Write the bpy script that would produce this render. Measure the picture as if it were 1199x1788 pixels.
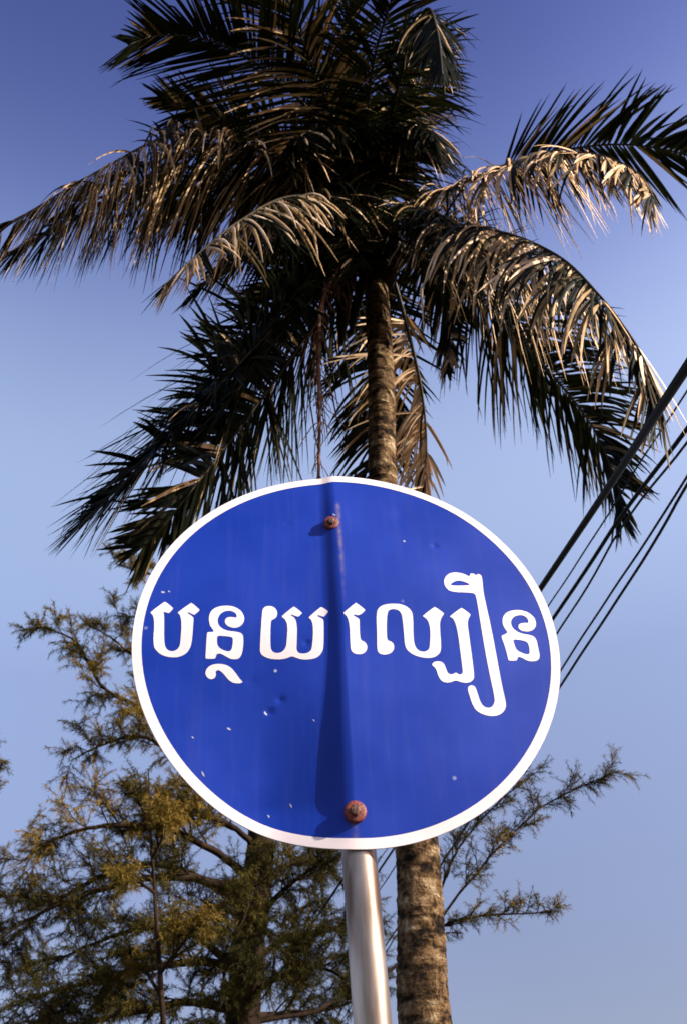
import bpy, bmesh, math, random
import numpy as np
from mathutils import Vector, Matrix
from mathutils.geometry import tessellate_polygon

random.seed(7); rng = np.random.default_rng(7)
scene = bpy.context.scene
for o in list(bpy.data.objects): bpy.data.objects.remove(o)
COL = scene.collection
R = math.radians

# ------------------------------------------------------------------ camera
PITCH, ROLL, FPX = R(38.0), R(-3.9), 1700.0          # focal length in photo pixels (1199 x 1788)
CAM = Vector((0, 0, 1.6))
fw = Vector((0, math.cos(PITCH), math.sin(PITCH)))
r0 = Vector((1, 0, 0)); u0 = r0.cross(fw)
rt = r0 * math.cos(ROLL) + u0 * math.sin(ROLL)
up = -r0 * math.sin(ROLL) + u0 * math.cos(ROLL)
cd = bpy.data.cameras.new('camera'); cam = bpy.data.objects.new('camera', cd); COL.objects.link(cam)
cam.matrix_world = Matrix(((rt.x, up.x, -fw.x, CAM.x), (rt.y, up.y, -fw.y, CAM.y), (rt.z, up.z, -fw.z, CAM.z), (0, 0, 0, 1)))
cd.sensor_fit = 'VERTICAL'; cd.sensor_height = 36.0; cd.sensor_width = 24.0
cd.lens = FPX / 1788 * 36; cd.clip_end = 6000; cd.clip_start = 0.05
cd.dof.use_dof = True; cd.dof.focus_distance = 2.0; cd.dof.aperture_fstop = 11.0
scene.camera = cam

# ------------------------------------------------------------------ sky, sun, exposure
SUN_EL, SUN_AZ = R(28), R(74)       # azimuth: to the right of straight behind the camera
to_sun = Vector((math.sin(SUN_AZ) * math.cos(SUN_EL), -math.cos(SUN_AZ) * math.cos(SUN_EL), math.sin(SUN_EL)))
w = bpy.data.worlds.new('World'); scene.world = w; w.use_nodes = True
nt = w.node_tree; nt.nodes.clear()
out = nt.nodes.new('ShaderNodeOutputWorld'); bg = nt.nodes.new('ShaderNodeBackground')
sky = nt.nodes.new('ShaderNodeTexSky'); sky.sky_type = 'NISHITA'; sky.sun_disc = False
sky.sun_elevation = SUN_EL
sky.sun_rotation = math.atan2(to_sun.x, to_sun.y)
sky.air_density = 1.0; sky.dust_density = 1.2; sky.ozone_density = 2.0
tint = nt.nodes.new('ShaderNodeMix'); tint.data_type = 'RGBA'; tint.blend_type = 'MULTIPLY'
tint.inputs[0].default_value = 1.0
# a hazy tropical sky with lens vignetting painted in: violet-blue overhead, pale at middle height, greyer towards the horizon
wtc = nt.nodes.new('ShaderNodeTexCoord'); wsep = nt.nodes.new('ShaderNodeSeparateXYZ'); wr = nt.nodes.new('ShaderNodeValToRGB')
nt.links.new(wtc.outputs['Generated'], wsep.inputs[0]); nt.links.new(wsep.outputs[2], wr.inputs[0])
stops = [(0.0, (.58, .58, .58)), (.24, (.70, .68, .68)), (.47, (1.45, 1.40, 1.26)), (.57, (2.05, 1.95, 1.6)), (.68, (2.5, 2.35, 1.85)), (.80, (1.08, 1.10, 1.32)), (.90, (.45, .50, .84)), (1.0, (.40, .42, .68))]
while len(wr.color_ramp.elements) < len(stops): wr.color_ramp.elements.new(.5)
for e_, (p_, c_) in zip(wr.color_ramp.elements, stops):
    e_.position = p_; e_.color = tuple(v_ * t_ / 1.68 / 1.6 for v_, t_ in zip(c_, (1.12, .92, 1.01))) + (1,)
wr.color_ramp.interpolation = 'B_SPLINE'
vm = nt.nodes.new('ShaderNodeVectorMath'); vm.operation = 'SCALE'; vm.inputs[3].default_value = 1.6
nt.links.new(sky.outputs[0], tint.inputs[6]); nt.links.new(wr.outputs[0], tint.inputs[7])
hz = nt.nodes.new('ShaderNodeTexNoise'); hz.inputs['Scale'].default_value = 2.3; hz.inputs['Detail'].default_value = 5; nt.links.new(wtc.outputs['Generated'], hz.inputs['Vector'])
hr = nt.nodes.new('ShaderNodeMapRange'); hr.inputs['From Min'].default_value = .3; hr.inputs['From Max'].default_value = .7; hr.inputs['To Min'].default_value = 1.53; hr.inputs['To Max'].default_value = 1.67
nt.links.new(hz.outputs[0], hr.inputs['Value']); nt.links.new(hr.outputs[0], vm.inputs[3])
nt.links.new(tint.outputs[2], vm.inputs[0]); nt.links.new(vm.outputs[0], bg.inputs[0])
bg.inputs[1].default_value = 0.15
nt.links.new(bg.outputs[0], out.inputs[0])
sl = bpy.data.lights.new('sun', 'SUN'); sl.energy = 5.0; sl.angle = R(0.5); sl.color = (1.0, 0.91, 0.78)
so = bpy.data.objects.new('sun', sl); COL.objects.link(so)
so.rotation_euler = to_sun.to_track_quat('Z', 'Y').to_euler(); so.location = to_sun * 50
scene.view_settings.view_transform = 'Standard'; scene.view_settings.look = 'None'
scene.view_settings.gamma = 1.0; scene.view_settings.exposure = 1.1

# ------------------------------------------------------------------ helpers
def ray(x, y):
    return (fw * FPX + rt * (x - 599.5) + up * (894 - y)).normalized()
def at_y(x, y, Y):                       # the point on that line of sight at ground distance Y
    d = ray(x, y); return CAM + d * (Y / d.y)
def at_r(x, y, rr):
    return CAM + ray(x, y) * rr
def depth(p): return (p - CAM).dot(fw)
def to_px(p):
    d = p - CAM; k = FPX / d.dot(fw); return 599.5 + d.dot(rt) * k, 894 - d.dot(up) * k

def mesh_obj(name, verts, faces, mat, parent=None, smooth=True, cols=None):
    me = bpy.data.meshes.new(name); me.from_pydata([tuple(v) for v in verts], [], faces)
    if mat: me.materials.append(mat)
    if smooth: me.polygons.foreach_set('use_smooth', [True] * len(me.polygons))
    if cols is not None:
        a = me.attributes.new('tone', 'FLOAT', 'POINT'); a.data.foreach_set('value', list(cols))
    o = bpy.data.objects.new(name, me); COL.objects.link(o)
    if parent: adopt(o, parent)
    return o
def adopt(o, parent):
    o.parent = parent; o.matrix_parent_inverse = Matrix.Translation(-world_loc(parent))
def world_loc(o):
    v = Vector(o.location)
    return v
def empty(name, loc, label, cat, group=None):
    o = bpy.data.objects.new(name, None); COL.objects.link(o); o.location = loc; o.empty_display_size = .2
    o['label'] = label; o['category'] = cat
    if group: o['group'] = group
    return o
def catmull(P, n):
    P = [Vector(p) for p in P]; P = [P[0] * 2 - P[1]] + P + [P[-1] * 2 - P[-2]]
    res = []; m = len(P) - 3
    for k in range(n + 1):
        t = k / n * m; i = min(int(t), m - 1); f = t - i
        a, b, c, d = P[i:i + 4]
        res.append(0.5 * ((2 * b) + (c - a) * f + (2 * a - 5 * b + 4 * c - d) * f * f + (3 * b - a - 3 * c + d) * f ** 3))
    return res
def even(P, n):
    Q = catmull(P, n * 6); L = [0]
    for a, b in zip(Q, Q[1:]): L.append(L[-1] + (b - a).length)
    res = []; j = 0
    for k in range(n + 1):
        t = L[-1] * k / n
        while j < len(L) - 2 and L[j + 1] < t: j += 1
        f = (t - L[j]) / max(1e-9, L[j + 1] - L[j]); res.append(Q[j].lerp(Q[j + 1], f))
    return res, L[-1]
def frames(Q, ref=Vector((0, 0, 1))):
    T = [(Q[min(i + 1, len(Q) - 1)] - Q[max(i - 1, 0)]).normalized() for i in range(len(Q))]
    s = T[0].cross(ref)
    if s.length < 1e-3: s = T[0].cross(Vector((0, 1, 0)))
    s.normalize(); S = []
    for t in T:
        s = (s - t * s.dot(t)).normalized(); S.append(s.copy())
    return T, S
def tube(Q, rad, seg=8, base=0, wob=None, squash=1.0):
    T, S = frames(Q); V = []; F = []
    for i, p in enumerate(Q):
        n = S[i].cross(T[i])
        for k in range(seg):
            a = 2 * math.pi * k / seg; rr = rad[i] * (wob(i, a) if wob else 1)
            V.append(p + S[i] * math.cos(a) * rr + n * math.sin(a) * rr * squash)
    for i in range(len(Q) - 1):
        for k in range(seg):
            a = base + i * seg + k; b = base + i * seg + (k + 1) % seg
            F.append((a, b, b + seg, a + seg))
    F.append(tuple(base + k for k in range(seg))[::-1])
    F.append(tuple(base + (len(Q) - 1) * seg + k for k in range(seg)))
    return V, F

# ------------------------------------------------------------------ materials
def new_mat(name):
    m = bpy.data.materials.new(name); m.use_nodes = True
    n = m.node_tree; b = n.nodes['Principled BSDF']; return m, n, b
def N(n, t, **k):
    x = n.nodes.new(t)
    for a, v in k.items(): setattr(x, a, v)
    return x
def noise(n, scale, detail=4, coord='Object', rough=.55):
    tc = N(n, 'ShaderNodeTexCoord'); x = N(n, 'ShaderNodeTexNoise'); x.inputs['Scale'].default_value = scale
    x.inputs['Detail'].default_value = detail; x.inputs['Roughness'].default_value = rough
    n.links.new(tc.outputs[coord], x.inputs['Vector']); return x
def ramp(n, src, stops):
    r = N(n, 'ShaderNodeValToRGB'); e = r.color_ramp.elements
    while len(e) < len(stops): e.new(.5)
    for el, (p, c) in zip(e, stops): el.position = p; el.color = (*c, 1)
    n.links.new(src, r.inputs[0]); return r
def bump(n, b, src, strength, dist):
    x = N(n, 'ShaderNodeBump'); x.inputs['Strength'].default_value = strength; x.inputs['Distance'].default_value = dist
    n.links.new(src, x.inputs['Height']); n.links.new(x.outputs[0], b.inputs['Normal'])

def leaf_mat(name, stops, rough, transl, tcol):
    m, n, b = new_mat(name)
    at = N(n, 'ShaderNodeAttribute', attribute_name='tone')
    nz = noise(n, 9, 3); mx = N(n, 'ShaderNodeMath', operation='MULTIPLY_ADD')
    n.links.new(nz.outputs[0], mx.inputs[0]); mx.inputs[1].default_value = .35
    sb = N(n, 'ShaderNodeMath', operation='SUBTRACT'); n.links.new(at.outputs['Fac'], sb.inputs[0]); sb.inputs[1].default_value = .17
    n.links.new(sb.outputs[0], mx.inputs[2])
    c = ramp(n, mx.outputs[0], stops)
    n.links.new(c.outputs[0], b.inputs['Base Color']); b.inputs['Roughness'].default_value = rough
    b.inputs['Specular IOR Level'].default_value = .03
    tr = N(n, 'ShaderNodeBsdfTranslucent'); ms = N(n, 'ShaderNodeMixShader'); ms.inputs[0].default_value = transl
    tr.inputs[0].default_value = (*tcol, 1)
    n.links.new(b.outputs[0], ms.inputs[1]); n.links.new(tr.outputs[0], ms.inputs[2])
    n.links.new(ms.outputs[0], n.nodes['Material Output'].inputs[0]); return m
M_PALM = leaf_mat('palm_leaf', [(0, (.003, .0045, .002)), (.42, (.0075, .009, .004)), (.62, (.09, .062, .025)), (.85, (.52, .33, .17)), (1, (.78, .57, .38))], .5, .03, (.05, .06, .01))
M_NEEDLE = leaf_mat('casuarina_needles', [(0, (.009, .011, .004)), (.5, (.042, .038, .010)), (1, (.23, .148, .030))], .6, .08, (.12, .08, .012))

def bark(name, stops, scale, zs, bstr, dist, rough=.9):
    m, n, b = new_mat(name)
    tc = N(n, 'ShaderNodeTexCoord'); mp = N(n, 'ShaderNodeMapping'); mp.inputs['Scale'].default_value = (1, 1, zs)
    n.links.new(tc.outputs['Object'], mp.inputs[0])
    x = N(n, 'ShaderNodeTexNoise'); x.inputs['Scale'].default_value = scale; x.inputs['Detail'].default_value = 8; x.inputs['Roughness'].default_value = .65
    n.links.new(mp.outputs[0], x.inputs['Vector'])
    c = ramp(n, x.outputs[0], stops); n.links.new(c.outputs[0], b.inputs['Base Color'])
    b.inputs['Roughness'].default_value = rough; b.inputs['Specular IOR Level'].default_value = .12; bump(n, b, x.outputs[0], bstr, dist); return m
M_TRUNK = bark('palm_bark', [(.30, (.014, .009, .005)), (.45, (.075, .042, .020)), (.60, (.17, .105, .055)), (.76, (.36, .27, .18))], 11, 2.4, 1.0, .06)
def palm_bark():
    m, n, b = new_mat('palm_bark')
    tc = N(n, 'ShaderNodeTexCoord')
    def nz_(scale, zs, det, rough=.6):
        mp = N(n, 'ShaderNodeMapping'); mp.inputs['Scale'].default_value = (1, 1, zs); n.links.new(tc.outputs['Object'], mp.inputs[0])
        x = N(n, 'ShaderNodeTexNoise'); x.inputs['Scale'].default_value = scale; x.inputs['Detail'].default_value = det; x.inputs['Roughness'].default_value = rough
        x.inputs['Distortion'].default_value = .6
        n.links.new(mp.outputs[0], x.inputs['Vector']); return x.outputs[0]
    A, B_, C_ = nz_(7, 1.3, 5), nz_(30, .7, 8, .7), nz_(4, 5.0, 6)
    m1 = N(n, 'ShaderNodeMath', operation='MULTIPLY_ADD'); n.links.new(A, m1.inputs[0]); m1.inputs[1].default_value = .45
    m0 = N(n, 'ShaderNodeMath', operation='MULTIPLY'); n.links.new(B_, m0.inputs[0]); m0.inputs[1].default_value = .35; n.links.new(m0.outputs[0], m1.inputs[2])
    m2 = N(n, 'ShaderNodeMath', operation='MULTIPLY_ADD'); n.links.new(C_, m2.inputs[0]); m2.inputs[1].default_value = .3; n.links.new(m1.outputs[0], m2.inputs[2])
    c = ramp(n, m2.outputs[0], [(.475, (.006, .004, .003)), (.52, (.045, .024, .010)), (.565, (.13, .075, .034)), (.61, (.22, .14, .07)), (.66, (.42, .33, .21))])
    n.links.new(c.outputs[0], b.inputs['Base Color']); b.inputs['Roughness'].default_value = .9; b.inputs['Specular IOR Level'].default_value = .12
    bump(n, b, m2.outputs[0], 1.0, .10); return m
M_TRUNK = palm_bark()
M_CBARK = bark('casuarina_bark', [(.3, (.006, .004, .003)), (.6, (.025, .014, .008)), (.8, (.07, .036, .018))], 5, .35, .9, .04)
M_RIB = bark('palm_midrib', [(.3, (.012, .010, .005)), (.6, (.035, .026, .012)), (.8, (.15, .10, .05))], 6, 1, .2, .01, .5)
M_FIBRE = bark('palm_fibre', [(.3, (.006, .004, .003)), (.6, (.02, .013, .007)), (.8, (.06, .036, .02))], 14, .3, .8, .02)
M_DRY = bark('dry_stalk', [(.3, (.06, .026, .016)), (.6, (.17, .08, .05)), (.8, (.34, .19, .13))], 8, 1, .3, .01, .7)
M_CABLE, n, b = new_mat('black_cable'); b.inputs['Base Color'].default_value = (.006, .006, .008, 1); b.inputs['Roughness'].default_value = .6; b.inputs['Specular IOR Level'].default_value = .15
nz = noise(n, 30, 3); bump(n, b, nz.outputs[0], .3, .004)

M_GROUND, n, b = new_mat('ground_grass'); nz = noise(n, .6, 8)
c = ramp(n, nz.outputs[0], [(.35, (.03, .04, .015)), (.6, (.07, .06, .03)), (.75, (.16, .12, .075))])
n.links.new(c.outputs[0], b.inputs['Base Color']); b.inputs['Roughness'].default_value = .95; bump(n, b, nz.outputs[0], .5, .1)

def sign_paint(name, col, wear, rough=.38):
    m, n, b = new_mat(name)
    uv = N(n, 'ShaderNodeUVMap', uv_map='flat')
    x = N(n, 'ShaderNodeTexNoise'); x.inputs['Scale'].default_value = 7; x.inputs['Detail'].default_value = 6
    n.links.new(uv.outputs[0], x.inputs['Vector'])
    lo = tuple(v * .88 for v in col); hi = tuple(min(1, v * 1.08 + .004) for v in col)
    c = ramp(n, x.outputs[0], [(.35, lo), (.65, hi)]); last = c.outputs[0]
    if wear:
        # tiny chips down to primer
        v = N(n, 'ShaderNodeTexVoronoi'); v.inputs['Scale'].default_value = 22; v.inputs['Randomness'].default_value = 1
        n.links.new(uv.outputs[0], v.inputs['Vector'])
        cmp = N(n, 'ShaderNodeMapRange'); cmp.inputs['From Min'].default_value = .075; cmp.inputs['From Max'].default_value = .045
        n.links.new(v.outputs['Distance'], cmp.inputs['Value'])
        sel = N(n, 'ShaderNodeMath', operation='GREATER_THAN'); sel.inputs[1].default_value = .84
        sc = N(n, 'ShaderNodeSeparateColor'); n.links.new(v.outputs['Color'], sc.inputs[0]); n.links.new(sc.outputs[0], sel.inputs[0])
        mu = N(n, 'ShaderNodeMath', operation='MULTIPLY'); n.links.new(cmp.outputs[0], mu.inputs[0]); n.links.new(sel.outputs[0], mu.inputs[1])
        m2 = N(n, 'ShaderNodeMath', operation='MULTIPLY'); n.links.new(mu.outputs[0], m2.inputs[0]); n.links.new(sc.outputs[1], m2.inputs[1])
        mx = N(n, 'ShaderNodeMix', data_type='RGBA'); n.links.new(m2.outputs[0], mx.inputs[0]); n.links.new(last, mx.inputs[6]); mx.inputs[7].default_value = (.5, .5, .62, 1)
        last = mx.outputs[2]
        # paint worn off along the fold, from the 'worn' attribute
        at = N(n, 'ShaderNodeAttribute', attribute_name='tone')
        y = N(n, 'ShaderNodeTexNoise'); y.inputs['Scale'].default_value = 60; n.links.new(uv.outputs[0], y.inputs['Vector'])
        mm = N(n, 'ShaderNodeMath', operation='MULTIPLY'); n.links.new(at.outputs['Fac'], mm.inputs[0])
        rr = N(n, 'ShaderNodeMapRange'); rr.inputs['From Min'].default_value = .3; rr.inputs['From Max'].default_value = .6; n.links.new(y.outputs[0], rr.inputs['Value'])
        n.links.new(rr.outputs[0], mm.inputs[1])
        mx = N(n, 'ShaderNodeMix', data_type='RGBA'); n.links.new(mm.outputs[0], mx.inputs[0]); n.links.new(last, mx.inputs[6]); mx.inputs[7].default_value = (.22, .17, .17, 1)
        last = mx.outputs[2]
    mp = N(n, 'ShaderNodeMapping'); mp.inputs['Scale'].default_value = (26, 1.6, 1); n.links.new(uv.outputs[0], mp.inputs[0])
    z = N(n, 'ShaderNodeTexNoise'); z.inputs['Scale'].default_value = 2.2; z.inputs['Detail'].default_value = 7; z.inputs['Roughness'].default_value = .65; n.links.new(mp.outputs[0], z.inputs['Vector'])
    zr = N(n, 'ShaderNodeMapRange'); zr.inputs['From Min'].default_value = .5; zr.inputs['From Max'].default_value = .8; zr.inputs['To Max'].default_value = .06; n.links.new(z.outputs[0], zr.inputs['Value'])
    mz = N(n, 'ShaderNodeMix', data_type='RGBA'); n.links.new(zr.outputs[0], mz.inputs[0]); n.links.new(last, mz.inputs[6]); mz.inputs[7].default_value = (.20, .19, .22, 1); last = mz.outputs[2]
    rg = N(n, 'ShaderNodeMapRange'); rg.inputs['To Min'].default_value = rough - .08; rg.inputs['To Max'].default_value = rough + .14; n.links.new(x.outputs[0], rg.inputs['Value']); n.links.new(rg.outputs[0], b.inputs['Roughness'])
    n.links.new(last, b.inputs['Base Color'])
    b.inputs['Roughness'].default_value = rough; b.inputs['Specular IOR Level'].default_value = .24 if wear else .3
    return m
M_BLUE = sign_paint('blue_sign_paint', (.001, .026, .29), True, .42)
M_WHITE = sign_paint('white_sign_paint', (.78, .68, .69), False, .45)
M_BACK, n, b = new_mat('sign_back_metal'); b.inputs['Base Color'].default_value = (.4, .4, .4, 1); b.inputs['Metallic'].default_value = .7; b.inputs['Roughness'].default_value = .5
nz = noise(n, 12, 4); bump(n, b, nz.outputs[0], .1, .002)
M_PIPE, n, b = new_mat('galvanised_pipe')
tc = N(n, 'ShaderNodeTexCoord'); mp = N(n, 'ShaderNodeMapping'); mp.inputs['Scale'].default_value = (1, 1, .15); n.links.new(tc.outputs['Object'], mp.inputs[0])
x = N(n, 'ShaderNodeTexNoise'); x.inputs['Scale'].default_value = 40; x.inputs['Detail'].default_value = 6; n.links.new(mp.outputs[0], x.inputs['Vector'])
c = ramp(n, x.outputs[0], [(.35, (.13, .08, .055)), (.50, (.32, .24, .18)), (.68, (.52, .43, .35))]); n.links.new(c.outputs[0], b.inputs['Base Color'])
b.inputs['Metallic'].default_value = .92; b.inputs['Roughness'].default_value = .34; bump(n, b, x.outputs[0], .2, .003)
M_RUST, n, b = new_mat('rusty_bolt'); nz = noise(n, 300, 5)
c = ramp(n, nz.outputs[0], [(.3, (.018, .004, .003)), (.55, (.16, .020, .010)), (.8, (.30, .055, .026))]); n.links.new(c.outputs[0], b.inputs['Base Color'])
b.inputs['Roughness'].default_value = .6; bump(n, b, nz.outputs[0], .5, .002)
M_BOLT, n, b = new_mat('worn_bolt_head'); nz = noise(n, 400, 5)
c = ramp(n, nz.outputs[0], [(.3, (.03, .010, .007)), (.6, (.16, .08, .05)), (.8, (.4, .28, .2))]); n.links.new(c.outputs[0], b.inputs['Base Color'])
b.inputs['Roughness'].default_value = .45; b.inputs['Metallic'].default_value = .3

# ------------------------------------------------------------------ ground
def build_ground():
    g = 40; V = []; F = []
    xs = [math.copysign(abs(t) ** 3 * 2500, t) for t in np.linspace(-1, 1, g + 1)]
    for y in xs:
        for x in xs:
            V.append((x, y + 5, .05 * math.sin(x * .7) * math.cos(y * .5) if abs(x) < 60 and abs(y) < 60 else 0))
    for j in range(g):
        for i in range(g):
            a = j * (g + 1) + i; F.append((a, a + 1, a + g + 2, a + g + 1))
    o = mesh_obj('ground', V, F, M_GROUND); o['kind'] = 'structure'
build_ground()

# ------------------------------------------------------------------ road sign
SX, SY, SZ = -.010, 1.175, .708 + CAM.z
YL, YR = R(-6.9), R(9.6)                  # how each half recedes from the fold
CX, RAD = .008, .300
NS = Vector((math.sin(R(8)), -math.cos(R(8)), 0))
def smooth(a, b, x):
    t = min(1, max(0, (x - a) / (b - a))); return t * t * (3 - 2 * t)
DENTS = []      # (s, v, radius, depth) filled below
def ridge(v):   # the fold line wanders a little sideways
    return 0.0
def relief(s, v):
    # folded lip to the left of the ridge: narrow at the top, wide and shallow at the bottom
    q = s - ridge(v)
    
    wdt = .024 + .003 * math.sin(v * 9 + 1) + .020 * smooth(.02, -.22, v)
    dep = (.0080 + .0030 * smooth(.05, -.2, v)) * smooth(-.305, -.235, v) * (1 - .35 * smooth(.2, .3, v))
    h = 0
    if q < 0:
        t = min(1, -q / wdt); h -= dep * (t - math.sin(2 * math.pi * t) / (2 * math.pi) * .55)
        h -= .013 * smooth(0, .12, -q) * smooth(.02, -.20, v)      # lower left sheet pressed back
        h += .014 * smooth(.10, .28, -q) * smooth(.02, -.20, v)
    h -= .22 * v * v
    h += .0006 * math.sin(s * 13 + v * 7) * math.cos(v * 11 - s * 3) + .0003 * math.sin(s * 31 - v * 23 + 1)
    for (a, b_, rr, d) in DENTS:
        e = ((s - a) ** 2 + (v - b_) ** 2) / (rr * rr)
        if e < 9: h -= d * math.exp(-e)
    return h
def sign_pt(s, v, off=0):
    if s < 0: dx, dy = s * math.cos(YL), -s * math.sin(YL)
    else: dx, dy = s * math.cos(YR), s * math.sin(YR)
    return Vector((SX + dx, SY + dy, SZ + v)) + NS * (relief(s, v) + off)
def px_to_sign(x, y):
    d = ray(x, y); h = 0
    for k in range(6):
        best = None
        for side in (-1, 1):
            a = YL if side < 0 else YR
            e = Vector((math.cos(a), -math.sin(a) if side < 0 else math.sin(a), 0))
            nn = Vector((e.y, -e.x, 0)); o = Vector((SX, SY, SZ)) + NS * h
            t = (o - CAM).dot(nn) / d.dot(nn); p = CAM + d * t - o
            s, v = p.dot(e), p.z
            if (s < 0) == (side < 0): best = (s, v)
            elif best is None: best = (s, v)
        h = relief(*best)
    return best
for (x, y, rr, d) in [(470, 1243, .0045, .0022), (490, 1222, .0045, .0018), (502, 914, .004, .0008), (535, 1122, .004, .0016), (758, 953, .0035, .0014), (440, 1190, .008, .0006), (700, 900, .016, .0008)]:
    s, v = px_to_sign(x, y); DENTS.append((s, v, rr, d))

def sign_sheet(name, polys, mat, parent, off, step, worn=False, fine=False):
    """flat outline(s) in sheet coordinates -> finely cut mesh lying on the bent sheet"""
    bm = bmesh.new()
    for rings in polys:
        vs = [[Vector((x, y, 0)) for x, y in r_] for r_ in rings]
        flat = [bm.verts.new(p) for r_ in vs for p in r_]
        for t in tessellate_polygon(vs):
            try: bm.faces.new([flat[i] for i in t])
            except ValueError: pass
    xs = [v.co.x for v in bm.verts]; ys = [v.co.y for v in bm.verts]
    for lo, hi, ax in ((min(xs), max(xs), 0), (min(ys), max(ys), 1)):
        k = math.floor(lo / step) + 1
        while k * step < hi:
            co = Vector((0, 0, 0)); co[ax] = k * step + 1e-5; no = Vector((0, 0, 0)); no[ax] = 1
            bmesh.ops.bisect_plane(bm, geom=bm.verts[:] + bm.edges[:] + bm.faces[:], plane_co=co, plane_no=no, dist=1e-6); k += 1
    for k in range(-26, 9) if fine else ():
        bmesh.ops.bisect_plane(bm, geom=bm.verts[:] + bm.edges[:] + bm.faces[:], plane_co=Vector((k * .002 + 1e-5, 0, 0)), plane_no=Vector((1, 0, 0)), dist=1e-6)
    bmesh.ops.recalc_face_normals(bm, faces=bm.faces)
    uvl = bm.loops.layers.uv.new('flat'); tone = bm.verts.layers.float.new('tone')
    for f in bm.faces:
        if f.normal.z < 0: f.normal_flip()
        f.smooth = True
        for l in f.loops: l[uvl].uv = (l.vert.co.x, l.vert.co.y)
    for v_ in bm.verts:
        s, v = v_.co.x, v_.co.y
        if worn:
            q = s - ridge(v) - .003
            a = math.exp(-(q / .0032) ** 2) * smooth(.02, .20, v) * smooth(.245, .232, v)
            a += .5 * math.exp(-((s - ridge(v)) / .004) ** 2) * smooth(-.245, -.252, v)
            v_[tone] = min(1, a) * .65
        v_.co = sign_pt(s, v, off)
    me = bpy.data.meshes.new(name); bm.to_mesh(me); bm.free(); me.materials.append(mat)
    o = bpy.data.objects.new(name, me); COL.objects.link(o); adopt(o, parent); return o

def circ(r_, n=160): return [(CX + r_ * math.cos(2 * math.pi * k / n), r_ * math.sin(2 * math.pi * k / n)) for k in range(n)]
base = Vector((SX, SY, 0)) - NS * .045; base.z = 0
sign = empty('road_sign', base, 'round blue road sign with white border and lettering, bent round its metal pole', 'road sign')
pan = sign_sheet('panel', [[circ(RAD)]], M_BLUE, sign, 0, .004, True, True)
pan.data.materials.append(M_BACK)
md = pan.modifiers.new('thickness', 'SOLIDIFY'); md.thickness = .0016; md.offset = -1; md.material_offset = 1; md.material_offset_rim = 1
def ring_polys(ra, rb, n=160):
    A, B = circ(ra, n), circ(rb, n)
    return [[[A[k], B[k], B[(k + 1) % n], A[(k + 1) % n]]] for k in range(n)]
def border_obj():
    bmv = []; F = []; uvs = []; n = 320; rr = [RAD - .0133, RAD - .0105, RAD - .0055, RAD - .0003]
    for r_ in rr:
        for (x, y) in circ(r_, n): bmv.append(sign_pt(x, y, .0003)); uvs.append((x, y))
    for j in range(3):
        for k in range(n): F.append((j * n + k, (j + 1) * n + k, (j + 1) * n + (k + 1) % n, j * n + (k + 1) % n))
    o = mesh_obj('border', bmv, F, M_WHITE, sign)
    l = o.data.uv_layers.new(name='flat')
    for lp in o.data.loops: l.data[lp.index].uv = uvs[lp.vertex_index]
border_obj()

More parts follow.
